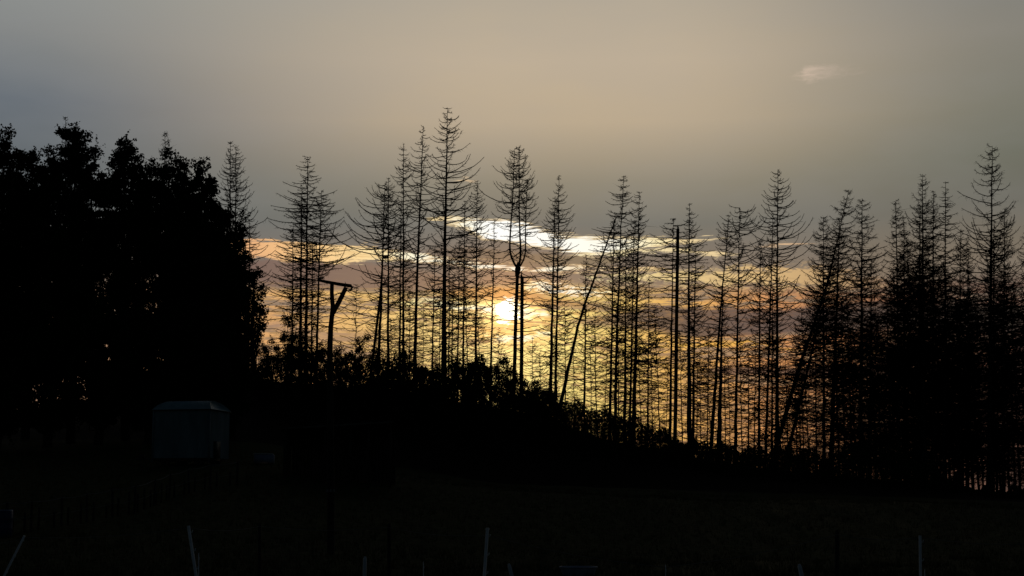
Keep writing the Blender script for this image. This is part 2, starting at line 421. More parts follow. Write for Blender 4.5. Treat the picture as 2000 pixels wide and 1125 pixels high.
def spacing(a, b, n0, n1, dense_a, dense_b):
    return
xs = np.concatenate([np.linspace(-6000, -90, 26)[:-1], np.linspace(-90, 90, 121), np.linspace(90, 6000, 26)[1:]])
ys = np.concatenate([np.linspace(-3000, 0, 14)[:-1], np.linspace(0, 185, 126), np.linspace(185, 600, 20)[1:], np.linspace(600, 7000, 14)[1:]])
GX, GY = np.meshgrid(xs, ys)
GZ = ground(GX.ravel(), GY.ravel())
V = np.stack([GX.ravel(), GY.ravel(), GZ], -1)
nx, ny = len(xs), len(ys)
ii = (np.arange(ny - 1)[:, None] * nx + np.arange(nx - 1)[None, :]).ravel()
me = mesh_arrays('meadow', V, [np.stack([ii, ii + 1, ii + nx + 1, ii + nx], -1)])
gm = bpy.data.materials.new('meadow_and_forest_floor'); gm.use_nodes = True
t = gm.node_tree; b = t.nodes['Principled BSDF']; L = t.links.new
geo_n = t.nodes.new('ShaderNodeNewGeometry'); sp = t.nodes.new('ShaderNodeSeparateXYZ'); L(geo_n.outputs['Position'], sp.inputs[0])
n1 = t.nodes.new('ShaderNodeTexNoise'); n1.inputs['Scale'].default_value = 0.35; n1.inputs['Detail'].default_value = 8; L(geo_n.outputs['Position'], n1.inputs['Vector'])
n2 = t.nodes.new('ShaderNodeTexNoise'); n2.inputs['Scale'].default_value = 4.0; n2.inputs['Detail'].default_value = 8; L(geo_n.outputs['Position'], n2.inputs['Vector'])
cg = t.nodes.new('ShaderNodeValToRGB'); cg.color_ramp.elements[0].position = .35; cg.color_ramp.elements[1].position = .68
cg.color_ramp.elements[0].color = (.032, .036, .012, 1); cg.color_ramp.elements[1].color = (.075, .078, .03, 1); L(n2.outputs['Fac'], cg.inputs[0])
cf_ = t.nodes.new('ShaderNodeValToRGB'); cf_.color_ramp.elements[0].color = (.012, .009, .006, 1); cf_.color_ramp.elements[1].color = (.03, .022, .014, 1); L(n2.outputs['Fac'], cf_.inputs[0])
ad = t.nodes.new('ShaderNodeMath'); ad.operation = 'MULTIPLY_ADD'; L(n1.outputs['Fac'], ad.inputs[0]); ad.inputs[1].default_value = 6.0; L(sp.outputs[1], ad.inputs[2])
mr = t.nodes.new('ShaderNodeMapRange'); mr.inputs[1].default_value = 110; mr.inputs[2].default_value = 113; L(ad.outputs[0], mr.inputs[0])
mx = t.nodes.new('ShaderNodeMix'); mx.data_type = 'RGBA'; L(mr.outputs[0], mx.inputs[0]); L(cg.outputs[0], mx.inputs[6]); L(cf_.outputs[0], mx.inputs[7])
L(mx.outputs[2], b.inputs['Base Color']); b.inputs['Roughness'].default_value = 1.0; b.inputs['Specular IOR Level'].default_value = 0.02
bp = t.nodes.new('ShaderNodeBump'); bp.inputs['Strength'].default_value = .6; bp.inputs['Distance'].default_value = .08; L(n2.outputs['Fac'], bp.inputs['Height']); L(bp.outputs[0], b.inputs['Normal'])
gobj = obj('meadow', me, gm, smooth=True); tag(gobj, kind='structure')

def tube1(g, pts, r, sides=8, cap=True):
    P = np.array([list(p) for p in pts], float)[None]
    rr = np.array(r if hasattr(r, '__len__') else [r] * P.shape[1], float)[None]
    g.tubes(P, rr, sides, cap)

# ------------------------------------------------------------------ dead spruces
def stem_path(pts, r0, r1, K=14, wob=0.05):
    """smooth polyline through pts (list of Vector) with tapering radius"""
    P = np.array([list(p) for p in pts]); seg = np.linalg.norm(np.diff(P, axis=0), axis=1); s = np.concatenate([[0], np.cumsum(seg)])
    tt = np.linspace(0, s[-1], K)
    Q = np.stack([np.interp(tt, s, P[:, i]) for i in range(3)], -1)
    if len(pts) > 2:
        for _ in range(2): Q[1:-1] = (Q[:-2] + 2 * Q[1:-1] + Q[2:]) / 4
    w = rng.normal(size=(K, 3)) * wob * .35; w[:, 2] = 0; w[0] = 0; w[-1] = 0
    Q += w
    u = np.linspace(0, 1, K)
    r = r0 + (r1 - r0) * u ** 0.85
    return Q, r
def crown(g, Q, rad, Rm, dens=1.0, top=0.0, bot=0.93, f0=0.33, lift=1.0, twig=1.0, hang=0.6, sub=0, fmin=0.10, thick=1.0, side=0.0):
    """branches on the stem path Q (base first). f runs 0 at the tip to 1 at the base"""
    H = np.linalg.norm(Q[-1] - Q[0])
    dens = dens * (1.2 if sub else 1.15)
    hs = []; f = top + 0.004; w1, w2, w3 = rng.uniform(0, 6.28, 3); k1 = rng.uniform(18, 30); bias = rng.uniform(0, 6.28); bs = rng.uniform(.05, .28)
    while f < bot:
        step = (0.40 + 0.12 * min(1, f / .3)) * rng.uniform(.7, 1.3)
        nb = rng.integers(4, 7) if f > .06 else rng.integers(3, 5)
        ph = rng.uniform(0, 2 * np.pi)
        for k in range(int(max(2, nb * (1.0 if f < .3 else dens)))):
            hs.append((f + rng.normal() * .15 / H * (1 if f < .35 else 3), ph + k * 2 * np.pi / nb + rng.normal() * .3))
        gap = 1 + max(0, f - .12) / .25 * (.5 + .5 * math.sin(k1 * f + w1)) * rng.uniform(.2, 1.1) if f < .37 and not sub else 1 + (.5 + .5 * math.sin(k1 * f + w1)) * rng.uniform(0, 1.3)
        f += step / H / (0.75 + .25 * dens) * gap
    hs = np.array(hs); f = np.clip(hs[:, 0], 0.003, .97); ph = hs[:, 1]; n = len(f)
    K = 7
    u = (1 - f) * (len(Q) - 1); i0 = np.clip(u.astype(int), 0, len(Q) - 2); fr = (u - i0)[:, None]
    P0 = Q[i0] * (1 - fr) + Q[i0 + 1] * fr
    prof = np.minimum(1, fmin + (1 - fmin) * ((f - top) / f0) ** 0.88)
    prof = prof * np.where(f > f0, 1 - 0.18 * np.clip((f - f0) / .5, 0, 1), 1)
    Ln = Rm * prof * rng.uniform(.7, 1.15, n) * 1.62
    snap = rng.random(n) < .12; Ln = np.where(snap, Ln * rng.uniform(.25, .6, n), Ln)
    Ln *= 1 + side * np.cos(ph - math.pi) + bs * np.cos(ph - bias)
    Ln *= np.where(f > .3, rng.uniform(.35, 1.25, n), rng.uniform(.8, 1.1, n))
    g1 = np.clip(f / .45, 0, 1); g2 = np.clip((f - .4) / .4, 0, 1)
    a0 = np.radians(-2 + 12 * g1 - 20 * g2 + rng.normal(size=n) * (8 + 10 * g2)) * (lift * .6 + .4)
    a1 = np.radians((66 - 8 * g1 - 48 * g2) * lift + rng.normal(size=n) * (11 + 17 * g2))
    a1 = np.where(snap, a0 + .2, a1)
    tt = np.linspace(0, 1, K)
    el = a0[:, None] + (a1 - a0)[:, None] * tt[None, :] ** 1.5 + rng.normal(size=(n, K)) * (.07 + .07 * g2[:, None])
    az = ph[:, None] + np.cumsum(rng.normal(size=(n, K)) * .11, axis=1)
    D = np.stack([np.cos(el) * np.cos(az), np.cos(el) * np.sin(az), np.sin(el)], -1)
    st = D[:, :-1] * (Ln / (K - 1))[:, None, None]
    P = np.concatenate([P0[:, None], P0[:, None] + np.cumsum(st, axis=1)], axis=1)
    r0 = (0.030 + 0.018 * np.clip(Ln / 2.5, 0, 1.4)) * thick * np.where(f > .5, .8, 1)
    rr = r0[:, None] * (1 - .58 * tt[None, :])
    g.tubes(P, rr)
    # short dead stubs along the whole stem
    ns = int(H * 7 * min(1.3, dens)); us = rng.uniform(.02, .96, ns) * (len(Q) - 1); j0 = us.astype(int); jf = (us - j0)[:, None]
    S_ = Q[j0] * (1 - jf) + Q[np.minimum(j0 + 1, len(Q) - 1)] * jf; sa = rng.uniform(0, 6.28, ns)
    sdir = norm(np.stack([np.cos(sa), np.sin(sa), rng.normal(size=ns) * .5 + .1], -1))
    g.cones(S_, S_ + sdir * (.12 + rng.exponential(.34, ns))[:, None], np.full(ns, .02) * thick)
    # twigs
    m = max(3, int(18 * twig))
    tq = np.clip(rng.uniform(.12, 1.0, (n, m)), 0, .999) * (K - 1); ti = tq.astype(int); tf = (tq - ti)[..., None]
    rows = np.arange(n)[:, None]
    A = P[rows, ti] * (1 - tf) + P[rows, ti + 1] * tf; T_ = norm(P[rows, ti + 1] - P[rows, ti])
    sd_ = norm(np.cross(T_, np.array([0, 0, 1.0]))) * rng.choice([-1, 1], (n, m))[..., None]
    dn = np.zeros_like(T_); dn[..., 2] = -1
    w = norm(T_ * rng.uniform(.2, .9, (n, m))[..., None] + sd_ * rng.uniform(.1, 1, (n, m))[..., None] + dn * (rng.uniform(-.45, 1.2, (n, m)) * hang)[..., None])
    keep = rng.random((n, m)) < np.clip(Ln / 1.2, .35, 1)[:, None]
    tl = rng.uniform(.12, .50, (n, m)) * (0.55 + .35 * np.clip(Ln / 2, 0, 1.6))[:, None] * (1.15 - .5 * tq / K)
    B = A + w * tl[..., None]
    A2, B2 = A[keep], B[keep]
    g.cones(A2, B2, rng.uniform(.013, .019, len(A2)) * thick)
    for _ in range(sub):
        q = rng.uniform(.3, .95, len(A2))[:, None]; A3 = A2 * (1 - q) + B2 * q
        w3 = norm(norm(B2 - A2) + rng.normal(size=A3.shape) * .9 + np.array([0, 0, -.3]))
        g.cones(A3, A3 + w3 * rng.uniform(.1, .32, len(A3))[:, None], np.full(len(A3), .013) * thick)

def local(Q, base): return Q - np.array(list(base))
def spruce(xb, xt, yt, wpx, Rpx, d, label, dens=1.0, lift=1.0, twig=1.0, hang=.6, sub=0, bot=.93, f0=.33, group=None, top=0.0, bend=None, stub=False,
           fmin=.10, side=0.0, name='dead_spruce', tipr=.018, cat='dead tree', thick=1.0, wob=.05, brk=0.0):
    b = foot(xb, d)
    ppm = F / (d * TC + (b.z + 10 - CAMZ) * TS)
    tip = at(xt, yt, d + rng.uniform(-1, 1))
    pts = [b - Vector((0, 0, .4))]
    if bend:
        for bx, by in bend: pts.append(at(bx, by, d))
    pts.append(tip)
    e = thing(name, label, cat, b, 0, group)
    r0 = wpx / ppm / 2 * 1.0
    Q, r = stem_path(pts, r0, r0 * .8 if stub else tipr, 22 if not stub else 10, wob)
    Q = local(Q, b)
    g = Geo(); g.tubes(Q[None], r[None], 7, cap=True)
    if stub:                                     # splintered break
        tp = Q[-1]; nn = 7
        A = tp + np.stack([rng.uniform(-1, 1, nn) * r0 * .5, rng.uniform(-1, 1, nn) * r0 * .5, np.full(nn, -.1)], -1)
        g.cones(A, A + np.stack([rng.normal(size=nn) * .05, rng.normal(size=nn) * .05, rng.uniform(.2, .6, nn)], -1), np.full(nn, r0 * .35))
    obj('trunk', g, 'bark', e, smooth=True)
    if Rpx > 0:
        g2 = Geo(); crown(g2, Q, None, Rpx / ppm, dens, top, bot, f0, lift, twig, hang, sub, fmin, thick, side)
        tag(obj('crown', g2, 'twig', e), kind='stuff')
    return e

GL = 'dead spruces standing along the ridge'
def nm(i): return 'small' 
# xb, xt, yt, width, R, d, label, kwargs
TREES = [
 (130, 128, 228, 6, 20, 125, 'spruce tip poking out above the leftmost tall leafy trees', dict(dens=.9)),
 (322, 322, 256, 7, 24, 122, 'spruce top rising through the rounded leafy crowns on the left', dict(dens=1, sub=1)),
 (450, 450, 276, 6, 34, 136, 'taller stem of the close pair of bare spruces beside the leafy wood', dict(dens=1.1, lift=1.2)),
 (458, 461, 283, 6, 38, 138, 'right stem of the close pair of bare spruces beside the leafy wood', dict(dens=1.1, lift=1.2, hang=1.2)),
 (485, 488, 428, 6, 44, 134, 'short bare spruce at the right edge of the leafy wood, wider than tall', dict(dens=1.2, lift=.9)),
 (570, 573, 438, 6, 42, 137, 'shortest thick twigged spruce on the left of the clump behind the pole', dict(dens=1.4, lift=.6, sub=1)),
 (586, 590, 362, 9, 34, 141, 'middle sized spruce hard against the tallest one behind the pole', dict(dens=1, lift=.6)),
 (597, 601, 306, 9, 56, 138, 'tallest spruce of the clump behind the wooden pole, flat branches', dict(dens=1.0, lift=.5, twig=1.3, hang=1.1)),
 (608, 611, 452, 5, 24, 144, 'thin spruce squeezed between two thicker ones behind the pole', dict(dens=1)),
 (616, 628, 372, 7, 56, 135, 'spruce just left of the pole with twig-fringed branches reaching right', dict(dens=1.0, lift=.5, twig=1.4, hang=1.2, side=-.15)),
 (694, 696, 556, 3, 30, 150, 'very thin bare sapling alone to the right of the wooden pole', dict(dens=.8, lift=.6)),
 (737, 752, 357, 8, 60, 136, 'slightly right-leaning spruce with long bare arms sweeping left', dict(dens=1, side=.45, lift=1.1, bend=[(746, 545)])),
 (719, 745, 560, 6, 12, 137, 'leaning broken stem crossing the foot of the left-sweeping spruce', dict(dens=.4, stub=True)),
 (758, 759, 347, 7, 34, 139, 'straight slim spruce just right of the left-sweeping one', dict(dens=1)),
 (788, 788, 282, 7, 34, 137, 'tall narrow spruce, second step of the rising row left of the highest tree', dict(dens=1, lift=1.0)),
 (780, 783, 420, 6, 24, 141, 'thin spruce stem close left of the tall narrow one', dict(dens=.9)),
 (809, 827, 246, 9, 36, 136, 'tall spruce tilted slightly right, next left of the highest tree', dict(dens=1, bend=[(814, 558)])),
 (867, 874, 210, 14, 62, 133, 'highest bare spruce of all with the thickest trunk and wide upswept arms', dict(dens=1.15, lift=1.0, f0=.38, bend=[(868, 560)])),
 (842, 850, 480, 5, 26, 146, 'thin spruce between the tilted spruce and the highest tree', dict(dens=1.1, lift=.6)),
 (876, 878, 500, 4, 22, 150, 'hair-thin stem directly right of the highest tree', dict(dens=1, lift=.5)),
 (881, 885, 540, 4, 22, 153, 'short thin stem second to the right of the highest tree', dict(dens=1, lift=.5)),
 (893, 897, 470, 5, 22, 148, 'thin stem third to the right of the highest tree', dict(dens=1, lift=.5)),
 (904, 908, 392, 6, 30, 142, 'slim spruce under the little peach cloud', dict(dens=1, lift=.9)),
 (928, 932, 352, 7, 33, 137, 'medium spruce between the highest tree and the forked tree', dict(dens=1.05, lift=1.1)),
 (957, 966, 428, 6, 24, 143, 'pole-thin spruce with short arms just left of the sun', dict(dens=.9, lift=.6, fmin=.05)),
 (1018, 1020, 540, 8.5, 20, 136, 'broken-topped bare trunk right beside the forked tree stem', dict(stub=True, dens=.5, lift=.4, wob=.03)),
 (1084, 1092, 342, 7, 34, 136, 'needle-tipped spruce to the right of the sun', dict(dens=1, fmin=.03)),
 (1074, 1084, 386, 9, 34, 138, 'lower stem just left of the needle-tipped spruce', dict(dens=1)),
 (1141, 1145, 498, 6, 34, 139, 'short upright spruce crossed by the long diagonal trunk', dict(dens=1.1)),
 (1200, 1218, 343, 8, 46, 136, 'tall spruce with a tiered top, first on the right of the diagonal trunk', dict(dens=1.1, lift=.7, bend=[(1205, 640)])),
 (1190, 1200, 430, 7, 30, 139, 'slim spruce left of the tiered-top one', dict(dens=1)),
 (1236, 1249, 375, 10, 34, 137, 'spruce right of the tiered-top one with hanging twigs on its upper arms', dict(dens=1.15, hang=1.2, twig=1.4, bend=[(1243, 640)])),
 (1229, 1239, 430, 6, 28, 143, 'thin spruce between the tiered-top and the twig-hung spruces', dict(dens=1)),
 (1220, 1223, 465, 8, 30, 140, 'dark thick stem behind the tiered-top spruce', dict(dens=1.3, sub=1)),
 (1264, 1268, 545, 5, 34, 144, 'short spindly spruce standing free right of the twig-hung one', dict(dens=1.4, lift=.5, sub=1)),
 (1308, 1315, 426, 7, 50, 139, 'spruce with a wide flat top left of the bare mast-like trunk', dict(dens=1, lift=.35, f0=.12, twig=1.3, hang=1.1)),
 (1318, 1324, 447, 8, 0, 135, 'branchless mast-like trunk snapped off flat at the top', dict(stub=True, wob=.03)),
 (1347, 1347, 397, 12, 30, 134, 'star-topped spruce with thick foot right of the mast-like trunk', dict(dens=1.15, lift=.9, bend=[(1345, 600)])),
 (1353, 1358, 486, 7, 30, 141, 'thin spruce clinging to the right of the star-topped one', dict(dens=1.2)),
 (1386, 1424, 420, 9, 34, 137, 'spruce leaning right, its foot left of a thick dark stem', dict(dens=1.1, bend=[(1406, 620)])),
 (1403, 1412, 560, 12, 22, 139, 'thick dark stem crossing the foot of the right-leaning spruce', dict(dens=1.1)),
 (1435, 1445, 405, 8, 38, 136, 'spruce topped with two antler-like upturned arms', dict(dens=1.1, lift=1.1, f0=.1, fmin=.45)),
 (1461, 1463, 690, 5, 26, 148, 'low thin spruce right of the antler-topped one', dict(dens=1.4, lift=.4)),
 (1482, 1485, 470, 7, 34, 139, 'bushy short spruce left of the tall candelabra spruce', dict(dens=1.3, lift=1.0, sub=1)),
 (1494, 1510, 420, 7, 22, 143, 'slanting thin spruce leaning onto the tall candelabra spruce', dict(dens=1.1)),
 (1517, 1519, 331, 10, 48, 135, 'tall candelabra spruce with evenly upcurved arms', dict(dens=1.1, lift=1.1, f0=.26)),
 (1507, 1509, 560, 6, 26, 146, 'low thin spruce behind the foot of the candelabra spruce', dict(dens=1.4)),
 (1500, 1658, 370, 11, 44, 137, 'big dead spruce leaning far to the right over its neighbours', dict(dens=1.5, sub=1, lift=.9, bend=[(1560, 720), (1612, 570), (1640, 450)])),
 (1528, 1628, 510, 9, 34, 139, 'second smaller spruce leaning the same way as the big leaning one', dict(dens=1.6, sub=1)),
 (1609, 1608, 424, 8, 44, 141, 'bushy spruce just left of the head of the big leaning spruce', dict(dens=1.6, sub=1, twig=1.4)),
 (1622, 1640, 425, 12, 34, 143, 'dark upright spruce directly beneath the head of the big leaning spruce', dict(dens=1.5, sub=1)),
 (1680, 1684, 388, 12, 44, 138, 'dense pointed spruce right of the big leaning one', dict(dens=1.9, sub=1, twig=1.4, lift=.8)),
 (1698, 1702, 505, 8, 38, 143, 'low dense spruce at the right flank of the dense pointed one', dict(dens=1.9, sub=1)),
 (1757, 1750, 390, 9, 32, 138, 'leftmost narrow spruce of the dark right-hand stand', dict(dens=1.5, sub=1)),
 (1768, 1765, 424, 9, 28, 141, 'second spruce from the left of the dark right-hand stand', dict(dens=1.7, sub=1)),
 (1803, 1802, 340, 12, 38, 137, 'round-topped tall spruce in the middle of the dark right-hand stand', dict(dens=1.5, lift=1.2, sub=1)),
 (1795, 1797, 400, 11, 30, 142, 'spruce close behind the left side of the round-topped one', dict(dens=1.8, sub=1)),
 (1822, 1823, 373, 10, 28, 139, 'narrow spruce directly right of the round-topped one', dict(dens=1.4, sub=1)),
 (1843, 1847, 355, 8, 32, 138, 'thin-armed tall spruce, rightmost of the middle trio in the dark stand', dict(dens=1.2, lift=.7)),
 (1873, 1876, 448, 9, 34, 140, 'low bushy spruce left of the very tall right-hand spruce', dict(dens=1.8, sub=1)),
 (1889, 1891, 485, 9, 30, 143, 'lower bushy spruce tucked under the left arms of the very tall one', dict(dens=1.8, sub=1)),
 (1931, 1938, 285, 13, 54, 135, 'very tall wide-armed spruce near the right edge', dict(dens=1.3, lift=1.2, f0=.28, sub=1)),
 (1939, 1942, 430, 8, 30, 141, 'spruce stem doubled behind the very tall right-hand one', dict(dens=1.5, sub=1)),
 (1959, 1962, 408, 9, 44, 138, 'spruce right of the very tall one with drooping twigs', dict(dens=1.5, sub=1, hang=1.1)),
 (2006, 2010, 436, 9, 36, 139, 'dense spruce cut by the right edge of the view', dict(dens=1.9, sub=1)),
]
for (xb, xt, yt, w, Rp, d, lab, kw) in TREES:
    spruce(xb, xt, yt, w, Rp, d, lab, **kw)

# the forked tree: one trunk, three upright stems
def forked():
    d = 135.0
    b = foot(1002, d)
    e = thing('forked_dead_spruce', 'forked spruce whose trunk splits into three upright stems like a tuning fork', 'dead tree', b)
    ppm = F / (d * TC + 15 * TS)
    Q, r = stem_path([b - Vector((0, 0, .4)), at(1007, 640, d), at(1011, 522, d)], .185, .15, 12, .03)
    g = Geo(); g.tubes(local(Q, b)[None], r[None], 7, cap=True); obj('trunk', g, 'bark', e, smooth=True)
    g = Geo(); tube1(g, [at(1009.5, 540, d) - b, at(1011.5, 526, d) - b, at(1013, 512, d) - b], [.16, .27, .12], 9); tag(obj('fork_knot', g, 'bark', e, smooth=True))
    lowg = Geo(); crown(lowg, local(Q, b), None, 42 / ppm, .6, 0.02, .8, .02, .4, .8, .5, 0, .6, 1.0)
    tag(obj('crown', lowg, 'twig', e), kind='stuff')
    for pts, r0, Rp in (([(1011, 525), (1003, 515), (996, 500), (995, 480), (999, 430), (1003, 360), (1005, 290)], .105, 36),
                        ([(1012, 525), (1017, 512), (1017, 480), (1014, 420), (1014, 350), (1014, 285)], .11, 34),
                        ([(1013, 524), (1022, 512), (1027, 496), (1026, 460), (1028, 400), (1030, 350)], .085, 32)):
        Q, r = stem_path([at(x, y, d + (0.3 if r0 < .1 else 0)) for x, y in pts], r0, .016, 20, .02)
        g = Geo(); g.tubes(local(Q, b)[None], r[None], 7, cap=True); st = obj('stem', g, 'bark', e, smooth=True)
        g2 = Geo(); crown(g2, local(Q, b), None, Rp * 1.25 / ppm, .9, 0.0, .84, .42, 1.3, 1.0, .5, 0, .08, .95, 0)
        tag(obj('crown', g2, 'twig', st), kind='stuff')
forked()

# the long diagonal trunk
spruce(1082, 1204, 423, 9, 26, 134, 'long bare trunk leaning diagonally right across the gap', dens=.35, lift=.3, bend=[(1131, 626), (1162, 540)], twig=.8, bot=.7, fmin=.5, name='leaning_dead_spruce', tipr=.05)

# thin stems behind: shared meshes
def proto(Hm, Rm, dens, sub, lift, wr=.09, bot=.95):
    g = Geo(); Q, r = stem_path([Vector((0, 0, -.4)), Vector((rng.normal() * .3, 0, Hm))], wr, .015, 16, .05)
    g.tubes(Q[None], r[None], 6, cap=True); tr = g.mesh('trunk'); tr.materials.append(MT['bark'])
    g2 = Geo(); crown(g2, Q, None, Rm, dens, 0, bot, .25, lift, 1.2, .5, sub); br = g2.mesh('branches'); br.materials.append(MT['twig'])
    return Hm, tr, br
PA = [proto(12, 1.2, .9, 0, .9, .07), proto(12, 1.4, 1.0, 0, .4, .07), proto(13, 1.1, .9, 0, .7, .08), proto(12, 1.0, 1.1, 0, .1, .06), proto(13, 1.3, .8, 0, 1.1, .075)]
PB = [proto(16, 1.5, 2.1, 1, .7, .11, .85), proto(17, 1.4, 1.9, 1, .5, .12, .85), proto(15, 1.7, 2.2, 1, .9, .1, .85), proto(16, 1.6, 1.8, 1, .3, .12, .85)]
def backstem(px, yt, d, P, label, group):
    Hm, tr, br = P
    b = foot(px, d); tip = at(px, yt, d)
    s = (tip.z - b.z) / Hm
    e = thing('thin_dead_spruce', label, 'dead tree', b, rng.uniform(0, 6.28), group)
    e.scale = (min(1.25, max(.8, s)),) * 2 + (s,)
    for n_, m_ in (('trunk', tr), ('crown', br)):
        o = bpy.data.objects.new(n_, m_); COL.objects.link(o); o.parent = e
        if n_ == 'crown': o['kind'] = 'stuff'
i = 0
gA = 'thin young dead spruces behind the bright gap'
for px, yt in ((730, 600), (767, 620), (800, 560), (826, 600), (858, 560), (916, 560), (943, 600), (975, 640), (985, 690), (1040, 660), (1060, 690)):
    backstem(px, yt, rng.uniform(146, 156), PA[i % 5], 'thin young spruce among the stems left of and below the sun', 'thin young spruces near the sun'); i += 1
for px, yt in ((1093, 655), (1105, 590), (1123, 665), (1155, 680), (1166, 600), (1178, 660), (1208, 590), (1255, 640), (1275, 650), (1291, 600), (1299, 700), (1334, 650), (1361, 690), (1370, 690), (1380, 640),
               (1395, 700), (1418, 680), (1428, 700), (1450, 640), (1472, 660), (1530, 640), (1541, 700), (1556, 640), (1571, 680), (1584, 600)):
    backstem(px, yt, rng.uniform(144, 156), PA[i % 5], 'thin young spruce among the stems right of the long diagonal trunk', gA); i += 1
for px, yt in ((1566, 700), (1596, 620), (1640, 560), (1652, 600), (1666, 560), (1672, 640), (1712, 600), (1722, 590), (1731, 640), (1742, 560), (1760, 520), (1776, 500), (1786, 470), (1790, 560), (1812, 500), (1833, 480),
               (1838, 560), (1856, 500), (1866, 540), (1883, 560), (1902, 540), (1913, 530), (1921, 600), (1948, 540), (1955, 600), (1973, 560), (1984, 520), (1993, 560), (2012, 560), (1700, 640), (1850, 640), (1900, 660), (1806, 640), (1747, 680)):
    backstem(px, yt, rng.uniform(141, 156), PB[i % 4], 'dark stem filling the dense spruce stand at the right', 'dark stems filling the right-hand stand'); i += 1

# ------------------------------------------------------------------ broadleaf wood on the left
def leafy(px, d, yt, Rpx, ybot, label, nclump=130, per=230, name='broadleaf_tree', group=None, lean=0):
    b = foot(px, d)
    top_ = at(px + lean, yt, d); low_ = at(px, ybot, d)
    ppm = F / (d * TC + 12 * TS)
    Rm = Rpx * 1.13 / ppm
    H = top_.z - b.z; hb = max(low_.z - b.z, 1.0)
    e = thing(name, label, 'tree', b, 0, group)
    g = Geo(); Q, r = stem_path([Vector((0, 0, -.5)), Vector((rng.normal() * .3, 0, H * .45)), Vector((top_.x - b.x, 0, H * .9))], .34, .05, 12, .12)
    g.tubes(Q[None], r[None], 8, cap=True); obj('trunk', g, 'dbark', e, smooth=True)
    # clump centres
    nclump = int(nclump * 1.45); per = int(per * .72)
    cc = []
    cz = (H + hb) / 2; hz = (H - hb) / 2
    lob = rng.uniform(0, 6.28, 4)
    while len(cc) < nclump:
        v = norm(rng.normal(size=3)); k = rng.uniform(.35, 1) ** .5
        wid = 1 + .18 * math.sin(3 * math.atan2(v[1], v[0]) + lob[0]) + .12 * math.sin(5 * v[2] + lob[1])
        p = np.array([v[0] * Rm * k * wid, v[1] * Rm * k * wid, cz + v[2] * hz * k])
        sh = 1 - .12 * max(0, (p[2] - cz) / hz)
        p[0] *= sh; p[1] *= sh
        fz = np.clip((p[2]) / H, 0, 1); p[0] += (top_.x - b.x) * fz
        cc.append(p)
    cc = np.array(cc); cr = rng.uniform(.25, .85, nclump)
    # limbs to the clumps
    u = np.clip((cc[:, 2] / H - .12) * .8, .15, .9) * (len(Q) - 1); i0 = u.astype(int); fr = (u - i0)[:, None]
    S0 = Q[i0] * (1 - fr) + Q[np.minimum(i0 + 1, len(Q) - 1)] * fr
    tt = np.linspace(0, 1, 5)[None, :, None]
    P = S0[:, None] * (1 - tt) + cc[:, None] * tt; P[:, 1:-1] += rng.normal(size=(nclump, 3, 3)) * .15
    g = Geo(); g.tubes(P, np.array([.07, .05, .035, .025, .012])[None] * np.ones((nclump, 1)), 3)
    # ragged sprigs
    sp_ = cc + norm(rng.normal(size=cc.shape) + norm(cc - np.array([0, 0, cz])) * 1.2) * (cr * rng.uniform(1.0, 2.1, nclump))[:, None]
    g.cones(cc, sp_, np.full(nclump, .02)); tag(obj('limbs', g, 'dbark', e), kind='stuff')
    ci = np.repeat(np.arange(nclump), per)
    off = norm(rng.normal(size=(len(ci), 3))) * (rng.uniform(0, 1, len(ci)) ** .45)[:, None] * cr[ci][:, None]
    off[:, 2] *= .75
    C = cc[ci] + off
    qs = rng.uniform(.2, 1.0, (nclump, 14)); C2 = (cc[:, None] * (1 - qs[..., None]) + sp_[:, None] * qs[..., None]).reshape(-1, 3) + rng.normal(size=(nclump * 14, 3)) * .07
    C = np.concatenate([C, C2])
    g = Geo(); g.leaves(C, rng.uniform(.14, .26, len(C))); tag(obj('foliage', g, 'leaf', e), kind='stuff')
    return e
leafy(474, 130, 415, 17, 600, 'slim leafy tree leaning against the close pair of bare spruces', 24, 110)
leafy(497, 133, 505, 18, 690, 'slender leafy sapling against the short spruce at the right end of the wood', 26, 110)
LG = 'broadleaf trees of the dark wood on the left'
leafy(-15, 105, 240, 72, 640, 'leafy tree cut by the left edge of the view', 130)
leafy(50, 110, 292, 62, 700, 'lower leafy tree between the edge tree and the tallest crown', 110)
leafy(138, 104, 246, 72, 640, 'tallest leafy tree of the wood on the left', 150, 250)
leafy(245, 106, 262, 58, 640, 'narrow leafy tree with a knobbly top right of the tallest crown', 120)
leafy(330, 107, 300, 62, 640, 'round leafy tree below the spruce top that pokes through', 125)
leafy(390, 105, 318, 52, 700, 'rightmost high crown of the wood on the left', 110)
leafy(430, 108, 395, 32, 720, 'lower leafy tree sloping down to the right end of the wood', 100)
leafy(455, 112, 540, 18, 760, 'small leafy tree at the right foot of the wood', 80)
for px, d, yt, Rp in ((20, 118, 292, 88), (100, 120, 272, 88), (180, 119, 276, 84), (262, 120, 306, 84), (350, 121, 330, 80), (390, 118, 395, 46)):
    leafy(px, d, yt, Rp, 780, 'dark leafy tree filling the back of the wood on the left', 100, 150, group='dark back row of the leafy wood')
for px, yt, Rp in ((-10, 560, 90), (90, 600, 90), (190, 590, 90), (290, 600, 85), (380, 590, 66), (430, 670, 42)):
    leafy(px, 100, yt, Rp, 860, 'low leafy tree along the front foot of the wood on the left', 110, 220, group='low trees along the foot of the wood')

